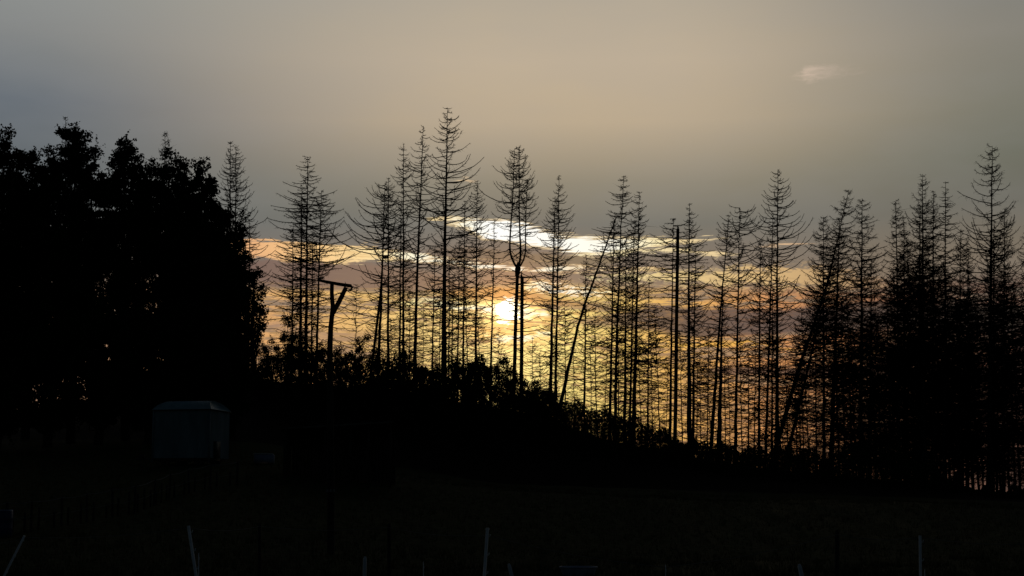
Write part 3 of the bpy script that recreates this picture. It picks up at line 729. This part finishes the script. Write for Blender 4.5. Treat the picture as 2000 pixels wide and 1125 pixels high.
# ------------------------------------------------------------------ shrubs on the ridge
def shrub(px, yt, Rpx, d, label, group=None, ncl=34, per=95, size=(.10, .18), name='shrub'):
    b = foot(px, d); tp = at(px, yt, d); ppm = F / (d * TC + 8 * TS); Rm = Rpx / ppm; H = tp.z - b.z
    e = thing(name, label, 'shrub', b, 0, group)
    cc = np.stack([rng.normal(size=ncl) * Rm * .45, rng.normal(size=ncl) * Rm * .45, H * rng.uniform(.1, 1, ncl) ** .8], -1)
    rr_ = np.hypot(cc[:, 0], cc[:, 1]) / Rm; cc[:, 2] *= np.clip(1.1 - .45 * rr_ ** 2, .25, 1)
    tt = np.linspace(0, 1, 5)[None, :, None]
    P = np.zeros((ncl, 1, 3)) * (1 - tt) + cc[:, None] * tt; P[:, 1:-1] += rng.normal(size=(ncl, 3, 3)) * .12
    P[:, 0, :2] = rng.normal(size=(ncl, 2)) * .2; P[:, 0, 2] = -.15
    g = Geo(); g.tubes(P, np.array([.04, .03, .022, .015, .008])[None] * np.ones((ncl, 1)), 3)
    nw = 26; wa = rng.uniform(0, 6.28, nw); w0 = np.stack([rng.normal(size=nw) * Rm * .4, rng.normal(size=nw) * Rm * .4, np.zeros(nw)], -1)
    g.cones(w0, w0 + np.stack([np.cos(wa) * .5, np.sin(wa) * .5, H * rng.uniform(.6, 1.18, nw)], -1), np.full(nw, .014)); tag(obj('stems', g, 'dbark', e), kind='stuff')
    cr = rng.uniform(.22, .55, ncl); ci = np.repeat(np.arange(ncl), per)
    C = cc[ci] + norm(rng.normal(size=(len(ci), 3))) * (rng.uniform(0, 1, len(ci)) ** .4)[:, None] * cr[ci][:, None]
    # upright leafy shoots
    ns = ncl // 2; s0 = cc[rng.integers(0, ncl, ns)]; ln = rng.uniform(.4, 1.1, ns); dr = norm(np.stack([rng.normal(size=ns) * .4, rng.normal(size=ns) * .4, np.ones(ns)], -1))
    q = rng.uniform(0, 1, (ns, 16)); C2 = (s0[:, None] + dr[:, None] * (ln[:, None] * q)[..., None]).reshape(-1, 3) + rng.normal(size=(ns * 16, 3)) * .06
    C = np.concatenate([C, C2]); g = Geo(); g.cones(s0, s0 + dr * ln[:, None], np.full(ns, .012)); g.leaves(C, rng.uniform(*size, len(C))); tag(obj('foliage', g, 'leaf2', e), kind='stuff')
SG = 'shrubs along the ridge below the dead spruces'
SHR = [(500, 618, 36, 'shrub at the right foot of the leafy wood'), (530, 672, 30, 'low shrub in the notch between the wood and the clump behind the pole'),
 (562, 600, 32, 'tall leafy bush under the clump of spruces behind the pole'), (585, 640, 30, 'leafy bush left of the wooden pole'), (618, 655, 28, 'bush right behind the wooden pole, left side'),
 (664, 672, 24, 'small bush just right of the wooden pole'), (702, 650, 28, 'high bush at the foot of the thin lone sapling'), (735, 672, 26, 'bush at the foot of the left-sweeping spruce'),
 (768, 682, 28, 'bush under the straight slim spruce'), (796, 680, 24, 'bush under the tall narrow spruce'), (826, 704, 28, 'low bush under the tilted spruce'),
 (856, 706, 22, 'low bush left of the thickest trunk'), (888, 690, 28, 'bush right of the thickest trunk'), (916, 686, 28, 'high bush midway between the thickest trunk and the sun'),
 (944, 690, 24, 'bush below and left of the sun'), (984, 696, 26, 'bush directly below the sun'), (1036, 735, 24, 'bush right of the forked tree'), (1058, 756, 22, 'last leafy bush before the diagonal trunk')]
for px, yt, Rp, lab in SHR: shrub(px, yt + 8, Rp, rng.uniform(131, 136), lab)
for px, yt in ((515, 735), (560, 700), (600, 700), (640, 705), (680, 715), (715, 715), (750, 722), (785, 725), (815, 735), (845, 740), (870, 742), (905, 735), (930, 740), (960, 740), (985, 745), (1010, 760), (1035, 780), (1065, 790)):
    shrub(px, yt - 24, 36, rng.uniform(126, 131), 'low dark bush in the front row on the bank under the spruces', 'front row of low bushes on the bank', 46, 95)

# brambles and litter: a mass nobody could count
BX = np.array([1040, 1100, 1160, 1190, 1250, 1300, 1350, 1400, 1450, 1500, 1600, 1700, 1740, 1800, 1850, 1900, 1950, 2000, 2060])
BY = np.array([775, 792, 800, 806, 832, 850, 866, 880, 880, 880, 893, 872, 872, 910, 940, 955, 965, 966, 970])
g = Geo(); n = 52000
pxs = rng.uniform(1030, 2080, n); ds = rng.uniform(126, 146, n)
bump = 6 * np.sin(pxs * .11) + 5 * np.sin(pxs * .043 + 1) + 4 * np.sin(pxs * .23 + 2)
tops = np.interp(pxs, BX, BY) + bump + rng.exponential(5, n) - 8
zt = CAMZ + ds * np.tan(PITCH - np.arctan((tops - 562.5) / F)); xw = (pxs - 1000) / F * (ds * TC + (zt - CAMZ) * TS)
zg = ground(xw, ds); z_ = zg + (np.maximum(zt - zg, .3)) * rng.uniform(0, 1, n) ** .7
g.leaves(np.stack([xw, ds, z_], -1), rng.uniform(.10, .24, n))
m = 9000; k = rng.integers(0, n, m)
A = np.stack([xw[k], ds[k], zg[k]], -1); B = A + np.stack([rng.normal(size=m) * .35, rng.normal(size=m) * .3, np.maximum(zt[k] - zg[k], .3) * rng.uniform(.7, 1.4, m)], -1)
g.cones(A, B, np.full(m, .012))
tag(obj('bramble_undergrowth', g, 'leaf2'), 'dark tangle of brambles and saplings under the dead spruces', 'undergrowth', kind='stuff')

# meadow grass tufts
g = Geo(); n = 26000
ds = 34 + 60 * rng.uniform(0, 1, n) ** 1.3; us = rng.uniform(-.36, .36, n); xw = us * ds
A0 = np.stack([xw, ds, ground(xw, ds) - .02], -1)
for _ in range(3):
    A = A0 + np.stack([rng.normal(size=n) * .05, rng.normal(size=n) * .05, np.zeros(n)], -1)
    g.cones(A, A + np.stack([rng.normal(size=n) * .06, rng.normal(size=n) * .06, rng.uniform(.08, .26, n)], -1), np.full(n, .008))
tag(obj('grass', g, 'grass'), 'short rough meadow grass in deep dusk shade', 'grass', kind='stuff')

# ------------------------------------------------------------------ things in the meadow
# wooden utility pole with a cross arm and a brace
def pole():
    d = 44.0; b = foot(647, d)
    e = thing('utility_pole', 'crooked wooden pole with a sloping cross arm and one diagonal brace', 'pole', b)
    L_ = lambda x, y, dd=0: at(x, y, d + dd) - b
    g = Geo(); tube1(g, [Vector((0, 0, -.5)), L_(646, 950), L_(645, 800), L_(644, 690), L_(646, 640), L_(650, 600), L_(648, 572), L_(648.5, 551)],
                     [.11, .102, .09, .08, .072, .064, .058, .055], 10); obj('shaft', g, 'pole', e, smooth=True)
    g = Geo(); tube1(g, [L_(620, 547, -.12), L_(640, 551, -.12), L_(662, 555, -.12), L_(686, 558.5, -.12)], [.035, .045, .048, .05], 8); obj('cross_arm', g, 'pole', e)
    g = Geo(); tube1(g, [L_(649.5, 612), L_(661, 592, -.04), L_(676, 561, -.1)], [.075, .07, .06], 8); obj('brace', g, 'pole', e, smooth=True)
    g = Geo(); tube1(g, [L_(684, 556, -.12), L_(687.5, 561, -.12), L_(685.5, 567, -.12), L_(679, 569, -.12)], [.03, .032, .03, .02], 6); obj('hook', g, 'rust', e)
    g = Geo()
    for dx_ in (-.09, 0, .09):
        c = L_(646, 958, -.17) + Vector((dx_, 0, 0)); tube1(g, [c - Vector((0, 0, .04)), c + Vector((0, 0, .04))], [.03, .022], 8)
    obj('insulator', g, 'tape', e)
    g = Geo(); c = L_(646, 960, -.13); g.box(c, (.28, .04, .04)); obj('bracket', g, 'rust', e)
pole()

# sheet-clad wagon with a rounded roof
def wagon():
    a = find(372, 908, 0, 60, 95); d = a.y
    ppm = F / (d * TC + (a.z - CAMZ) * TS)
    e = thing('site_wagon', 'pale sheet-clad wagon with a rounded roof beside the dark wood', 'wagon', a, R(-13))
    Wd = 108 / ppm / math.cos(R(24)) + .02; Dp = 2.3; zb = .3; zt = 105 / ppm
    # corrugated side walls (front and right end) with real ribs
    def corr(name, p0, p1, z0, z1, m, nrm):
        p0 = np.array(p0); p1 = np.array(p1); Ln = np.linalg.norm(p1 - p0); n_ = int(Ln / .045)
        u = np.linspace(0, 1, n_ + 1); off = np.where(np.arange(n_ + 1) % 2, .014, -.014) * 1.0
        xy = p0[None] * (1 - u[:, None]) + p1[None] * u[:, None] + np.array(nrm)[None] * off[:, None]
        xi = xy - np.array(nrm)[None] * .05
        v = [(x, y, z) for z in (z0, z1) for x, y in xy] + [(x, y, z) for z in (z0, z1) for x, y in xi]; k = n_ + 1
        q = [(i, i + 1, k + i + 1, k + i) for i in range(n_)] + [(2 * k + i, 3 * k + i, 3 * k + i + 1, 2 * k + i + 1) for i in range(n_)]
        g = Geo(); g.poly(v, q); return obj(name, g, m, e)
    hw, hd = Wd / 2, Dp / 2
    corr('wall', (-hw, -hd), (hw, -hd), zb, zt, 'metal', (0, -1))
    corr('wall', (hw, -hd), (hw, hd), zb, zt, 'metal', (1, 0))
    corr('wall', (hw, hd), (-hw, hd), zb, zt, 'metal', (0, 1))
    corr('wall', (-hw, hd), (-hw, -hd), zb, zt, 'metal', (-1, 0))
    # rounded roof with hipped ends
    rise = 17 / ppm + .05; n_ = 10; v = []; q = []
    for j, t_ in enumerate(np.linspace(0, 1, n_ + 1)):
        y = -hd - .08 + (Dp + .16) * t_; z = zt + .01 + rise * math.sin(math.pi * t_) ** .6
        ins = .5 * math.sin(math.pi * t_) ** .7
        v += [(-hw - .06 + ins * .8, y, z), (hw + .06 - ins * .8, y, z)]
    for j in range(n_): q.append((2 * j, 2 * j + 1, 2 * j + 3, 2 * j + 2))
    k = len(v); v += [(-hw - .06, -hd - .08, zt + .005), (hw + .06, -hd - .08, zt + .005), (hw + .06, hd + .08, zt + .005), (-hw - .06, hd + .08, zt + .005)]
    tri = [(k, 2 * j + 2, 2 * j) for j in range(n_)] + [(k + 1, 2 * j + 1, 2 * j + 3) for j in range(n_)] + [(k + 3, 2 * n_, k), (k + 2, k + 1, 2 * n_ + 1)]
    q.append((k, k + 3, k + 2, k + 1))
    g = Geo(); g.poly(v, q, tri); obj('roof', g, 'roof', e)
    g = Geo(); g.box((0, -hd - .06, zt - .02), (Wd + .1, .05, .05)); g.box((hw + .06, 0, zt - .02), (.05, Dp + .1, .05)); obj('eaves_trim', g, 'rust', e)
    for sx_ in (-1, 1):
        g = Geo(); g.box((sx_ * (hw - .02), -hd - .03, (zb - .2 + zt) / 2), (.07, .07, zt - zb + .2)); obj('corner_post', g, 'metal', e)
    g = Geo(); g.box((0, 0, zb - .06), (Wd - .1, Dp - .1, .1)); obj('chassis', g, 'rust', e)
    for x in (-hw * .6, hw * .6):
        for y in (-hd * .8, hd * .8):
            g = Geo(); tube1(g, [(x, y - .08, .26), (x, y + .08, .26)], .3, 18); w = obj('wheel', g, 'rubber', e, smooth=False)
            g = Geo(); tube1(g, [(x, y - .1, .26), (x, y + .1, .26)], .13, 12); obj('hub', g, 'rust', w)
    g = Geo(); g.box((hw + .04, -.35, zb + .42), (.05, .7, .8)); obj('door', g, 'rust', e)
    g = Geo(); g.box((-hw - .7, 0, .3), (1.4, .08, .08)); g.box((-hw - 1.1, 0, .42), (.25, .1, .2)); obj('drawbar', g, 'rust', e)
wagon()

# annex shed right of the wagon
def annex():
    pass

# small lidded trough
def trough():
    a = find(516, 906, 0, 60, 95); ppm = F / (a.y * TC)
    e = thing('water_trough', 'small pale box trough with a bright lid edge right of the wagon', 'trough', a, R(4))
    w = 38 / ppm; h = 19 / ppm
    g = Geo()
    for c, s in (((0, -.28, h / 2), (w, .03, h - .06)), ((0, .28, h / 2), (w, .03, h - .06)), ((-w / 2 + .015, 0, h / 2), (.03, .53, h - .06)), ((w / 2 - .015, 0, h / 2), (.03, .53, h - .06)), ((0, 0, .08), (w - .06, .53, .03))): g.box(c, s)
    obj('box', g, 'tub', e)
    g = Geo(); g.box((-.05, 0, h), (w * .98, .64, .035)); obj('lid', g, 'white', e, bevel=.008)
    for x in (-w / 2 + .07, w / 2 - .07):
        g = Geo(); g.box((x, 0, .02), (.08, .5, .08)); obj('skid', g, 'wood', e)
trough()

# open-fronted livestock shelter
def shelter():
    a = find(658, 946, 0, 60, 100); d = a.y; ppm = F / (d * TC)
    e = thing('field_shelter', 'dark open-fronted field shelter with a slanting flat roof behind the pole', 'shelter', a)
    xl = (552 - 658) / ppm; xr = (764 - 658) / ppm; Hl = 108 / ppm; Hr = 121 / ppm; dp = 2.6
    def zt(x): return Hl + (Hr - Hl) * (x - xl) / (xr - xl)
    for y, lo in ((0, 0), (dp, .35)):
        for x in (xl + .1, xl + 1.9, (xl + xr) / 2 + .6, xr - 1.05, xr - .05):
            g = Geo(); g.box((x, y, (zt(x) - lo) / 2 - .1), (.1, .1, zt(x) - lo + .18)); obj('post', g, 'dwood', e)
    g = Geo(); n_ = 40; xsn = np.linspace(xl - .15, xr + .1, n_ * 2)
    v = []
    for i_, x in enumerate(xsn):
        o_ = .015 if i_ % 2 else -.015
        v += [(x, -.3, zt(x) + .03 + o_), (x, dp + .3, zt(x) - .4 + o_)]
    q = [(2 * i_, 2 * i_ + 2, 2 * i_ + 3, 2 * i_ + 1) for i_ in range(len(xsn) - 1)]
    g.poly(v, q); obj('roof', g, 'sroof', e)
    g = Geo(); tilt_ = -math.atan((Hr - Hl) / (xr - xl)); c_, s_ = math.cos(tilt_), math.sin(tilt_)
    g.box(((xl + xr) / 2, -.33, (Hl + Hr) / 2), (xr - xl + .25, .025, .09), 0, [[c_, 0, s_], [0, 1, 0], [-s_, 0, c_]]); obj('fascia', g, 'wood', e)
    x = xl + .05; bd = None
    while x < xr:
        h = zt(x) - .42
        g = Geo(); g.box((x + .08, dp + .07, h / 2 - .05), (.155, .025, h + .05)); obj('board', g, 'shelter', e); x += .17
    for k in range(14):
        for xx in (xl + .03,):
            g = Geo(); g.box((xx - .03, .1 + k * .175 + .08, (zt(xx) - .2) / 2 - .05), (.025, .165, zt(xx) - .3 )); obj('board', g, 'shelter', e)
shelter()

# boarded paddock fence climbing from the left edge to the wagon
def paddock():
    top = [(-20, 985), (12, 982), (60, 979), (120, 972), (170, 965), (220, 955), (262, 950), (300, 938), (330, 927), (370, 916), (410, 908), (462, 903)]
    h = .95
    pts = [find(x, y, h, 34, 100) for x, y in top]
    b = pts[0]
    e = thing('paddock_fence', 'low lath fence with a pale top wire climbing from the left edge to the wagon', 'fence', b)
    for p in pts:
        q = p - b; g = Geo(); tube1(g, [q - Vector((0, 0, .3)), q + Vector((rng.normal() * .03, 0, h + .03))], [.05, .042], 8); obj('post', g, 'dwood', e)
    for hh, r_ in ((h, .012), (h * .5, .007)):
        g = Geo(); W_ = []
        for i_ in range(len(pts) - 1):
            for t_ in np.linspace(0, 1, 5)[:-1]:
                p = pts[i_].lerp(pts[i_ + 1], float(t_)) - b; p.z += hh - .05 * math.sin(math.pi * t_); W_.append(p - Vector((0, .05, 0)))
        W_.append(pts[-1] - b + Vector((0, -.05, hh))); tube1(g, W_, r_, 5); obj('wire', g, 'tape', e)
    lm = None
    for i_ in range(len(pts) - 1):
        a_, c_ = pts[i_], pts[i_ + 1]; n_ = max(2, int((c_ - a_).length / .8))
        for k in range(n_):
            p = a_.lerp(c_, (k + .5) / n_); p.z = gz(p.x, p.y); q = p - b
            hh = rng.uniform(.55, .85); g = Geo(); g.box((q.x, q.y - .03, q.z + hh / 2 - .05), (.07, .02, hh), rng.normal() * .1); obj('lath', g, 'dwood', e)
paddock()

# electric fence stakes in the foreground
def stake(px0, py0, px1, py1, wpx, d, m, label, cat='fence post', cap=False, clip=True, wood=False, group=None):
    """seen from (px0,py0) at its top to (px1,py1) lower down; runs on to the ground"""
    t0 = at(px0, py0, d); t1 = at(px1, py1, d); dr = (t1 - t0).normalized()
    k = 0
    while True:
        p = t0 + dr * k; 
        if p.z <= gz(p.x, p.y) or k > 4: break
        k += .02
    b = Vector((p.x, p.y, gz(p.x, p.y)))
    e = thing('fence_post' if not wood else 'wooden_stake', label, cat, b, 0, group)
    r_ = wpx / F * d / 2; a = t0 - b; z = dr
    g = Geo(); low_ = (p - b) + dr * .15
    if wood:
        tube1(g, [low_, a * .5 + low_ * .5, a], [r_ * 1.1, r_, r_ * .92], 7); obj('shaft', g, m, e)
        g = Geo(); tube1(g, [a - dr * -.0, a - dr * .03], [r_ * .92, r_ * .5], 7); obj('chamfered_head', g, m, e)
    else:
        tube1(g, [low_, a], r_, 8); obj('shaft', g, m, e)
        n_ = 4
        for q in range(n_):
            c = a + dr * (.08 + q * .22); g = Geo(); tube1(g, [c + Vector((r_ * .6, 0, .0)), c + Vector((r_ * 2.0, -.01, .004)), c + Vector((r_ * 2.1, -.01, .03))], r_ * .35, 6); obj('wire_clip', g, m, e)
        if cap:
            g = Geo(); tube1(g, [a, a - dr * .025], [r_ * 1.3, r_ * 1.1], 8); obj('cap', g, 'white', e)
    return e
stake(48, 1046, 18, 1105, 4.5, 20, 'white', 'white plastic fence post tilted hard to the right in the left corner')
stake(368, 1027, 383, 1125, 6, 19, 'white', 'white plastic fence post leaning left, tallest in the foreground')
stake(388, 1080, 388, 1125, 1.6, 18.5, 'white', 'wire-thin rod right beside the left-leaning white post', cat='rod')
stake(713, 1092, 712, 1125, 8, 18, 'pale', 'short thick wooden stake below the utility pole', wood=True)
stake(827, 1097, 827, 1125, 1.6, 18, 'white', 'wire-thin rod standing alone left of the middle post', cat='rod')
stake(952, 1035, 946, 1125, 6, 19, 'white', 'white plastic fence post with a bright cap near the middle', cap=True)
stake(995, 1106, 1000, 1125, 8, 17.5, 'pale', 'short wooden stake just right of the capped middle post', wood=True)
stake(1300, 1103, 1300, 1125, 1.6, 18, 'white', 'wire-thin rod between the middle and the right-hand posts', cat='rod')
stake(1562, 1107, 1566, 1125, 9, 17.5, 'pale', 'short wooden stake left of the right-hand white post', wood=True)
stake(1797, 1046, 1798, 1125, 5.5, 19, 'white', 'upright white plastic fence post at the right')
stake(1806, 1112, 1806, 1125, 1.6, 18, 'white', 'wire-thin rod at the foot of the right-hand white post', cat='rod')
stake(507, 1026, 507, 1125, 7, 21, 'dwood', 'dark wooden fence post left of the utility pole', wood=True)
stake(760, 1027, 760, 1125, 8, 21, 'dwood', 'dark wooden fence post right of the utility pole', wood=True)
stake(1635, 1040, 1635, 1125, 9, 20, 'dwood', 'dark wooden fence post between the short stake and right-hand white post', wood=True)

def wire(pts, label):
    P = [at(x, y, d) for x, y, d in pts]; b = P[0].copy()
    g = Geo(); W_ = []
    for i_ in range(len(P) - 1):
        for t_ in np.linspace(0, 1, 9)[:-1]:
            p = P[i_].lerp(P[i_ + 1], float(t_)) - b; p.z -= .045 * math.sin(math.pi * t_); W_.append(p)
    W_.append(P[-1] - b); tube1(g, W_, .0032, 5)
    o = obj('fence_wire', g, 'tape'); o.location = b; tag(o, label, 'wire')
wire([(-40, 1058, 20), (48, 1050, 20), (368, 1031, 19), (507, 1028, 20.8), (760, 1030, 20.8)], 'upper strand of fence wire from the left corner to the dark post')
wire([(760, 1030, 20.8), (952, 1046, 19), (1300, 1108, 18), (1635, 1044, 19.8), (1797, 1050, 19), (2050, 1060, 19)], 'upper strand of fence wire from the dark post to the right edge')

# tubs
a = find(1130, 1124, 0, 32, 60)
e = thing('feed_tub', 'low pale blue feed tub at the bottom edge right of the middle', 'tub', a)
ppm = F / (a.y * TC); rt = 36 / ppm; ht = 16 / ppm
g = Geo(); tube1(g, [(0, 0, 0), (0, 0, ht)], [rt * .85, rt], 24, cap=False); g.poly([(rt * .85 * math.cos(k * math.pi / 12), rt * .85 * math.sin(k * math.pi / 12), .02) for k in range(24)], (), [(0, k, k + 1) for k in range(1, 23)]); obj('shell', g, 'tub', e, smooth=True)
g = Geo(); ring = [(rt * math.cos(k * math.pi / 12), rt * math.sin(k * math.pi / 12), ht) for k in range(25)]; tube1(g, ring, .02, 6); obj('rim', g, 'tub', e)
a = find(6, 1050, 0, 34, 75)
e = thing('barrel', 'dark blue plastic barrel cut by the left edge of the view', 'barrel', a)
ppm = F / (a.y * TC); hb_ = 52 / ppm; rb = 17 / ppm
g = Geo(); tube1(g, [(0, 0, 0), (0, 0, hb_ * .05), (0, 0, hb_ * .3), (0, 0, hb_ * .34), (0, 0, hb_ * .38), (0, 0, hb_ * .66), (0, 0, hb_ * .7), (0, 0, hb_ * .74), (0, 0, hb_ * .96), (0, 0, hb_)],
                 [rb * .9, rb, rb, rb * 1.05, rb, rb, rb * 1.05, rb, rb, rb * .9], 22); obj('body', g, 'blue', e)
g = Geo(); tube1(g, [(0, 0, hb_), (0, 0, hb_ + .03)], rb * .96, 22); obj('lid', g, 'tub', e)

print('TRIS', sum(len(o.data.loop_triangles) or sum(len(p.vertices) - 2 for p in o.data.polygons) for o in []) )
tot = 0; seen = set()
for o in SC.objects:
    if o.type == 'MESH' and o.data.name not in seen:
        seen.add(o.data.name); tot += len(o.data.loops) - 2 * len(o.data.polygons)
print('unique tris', tot, 'objects', len(SC.objects))
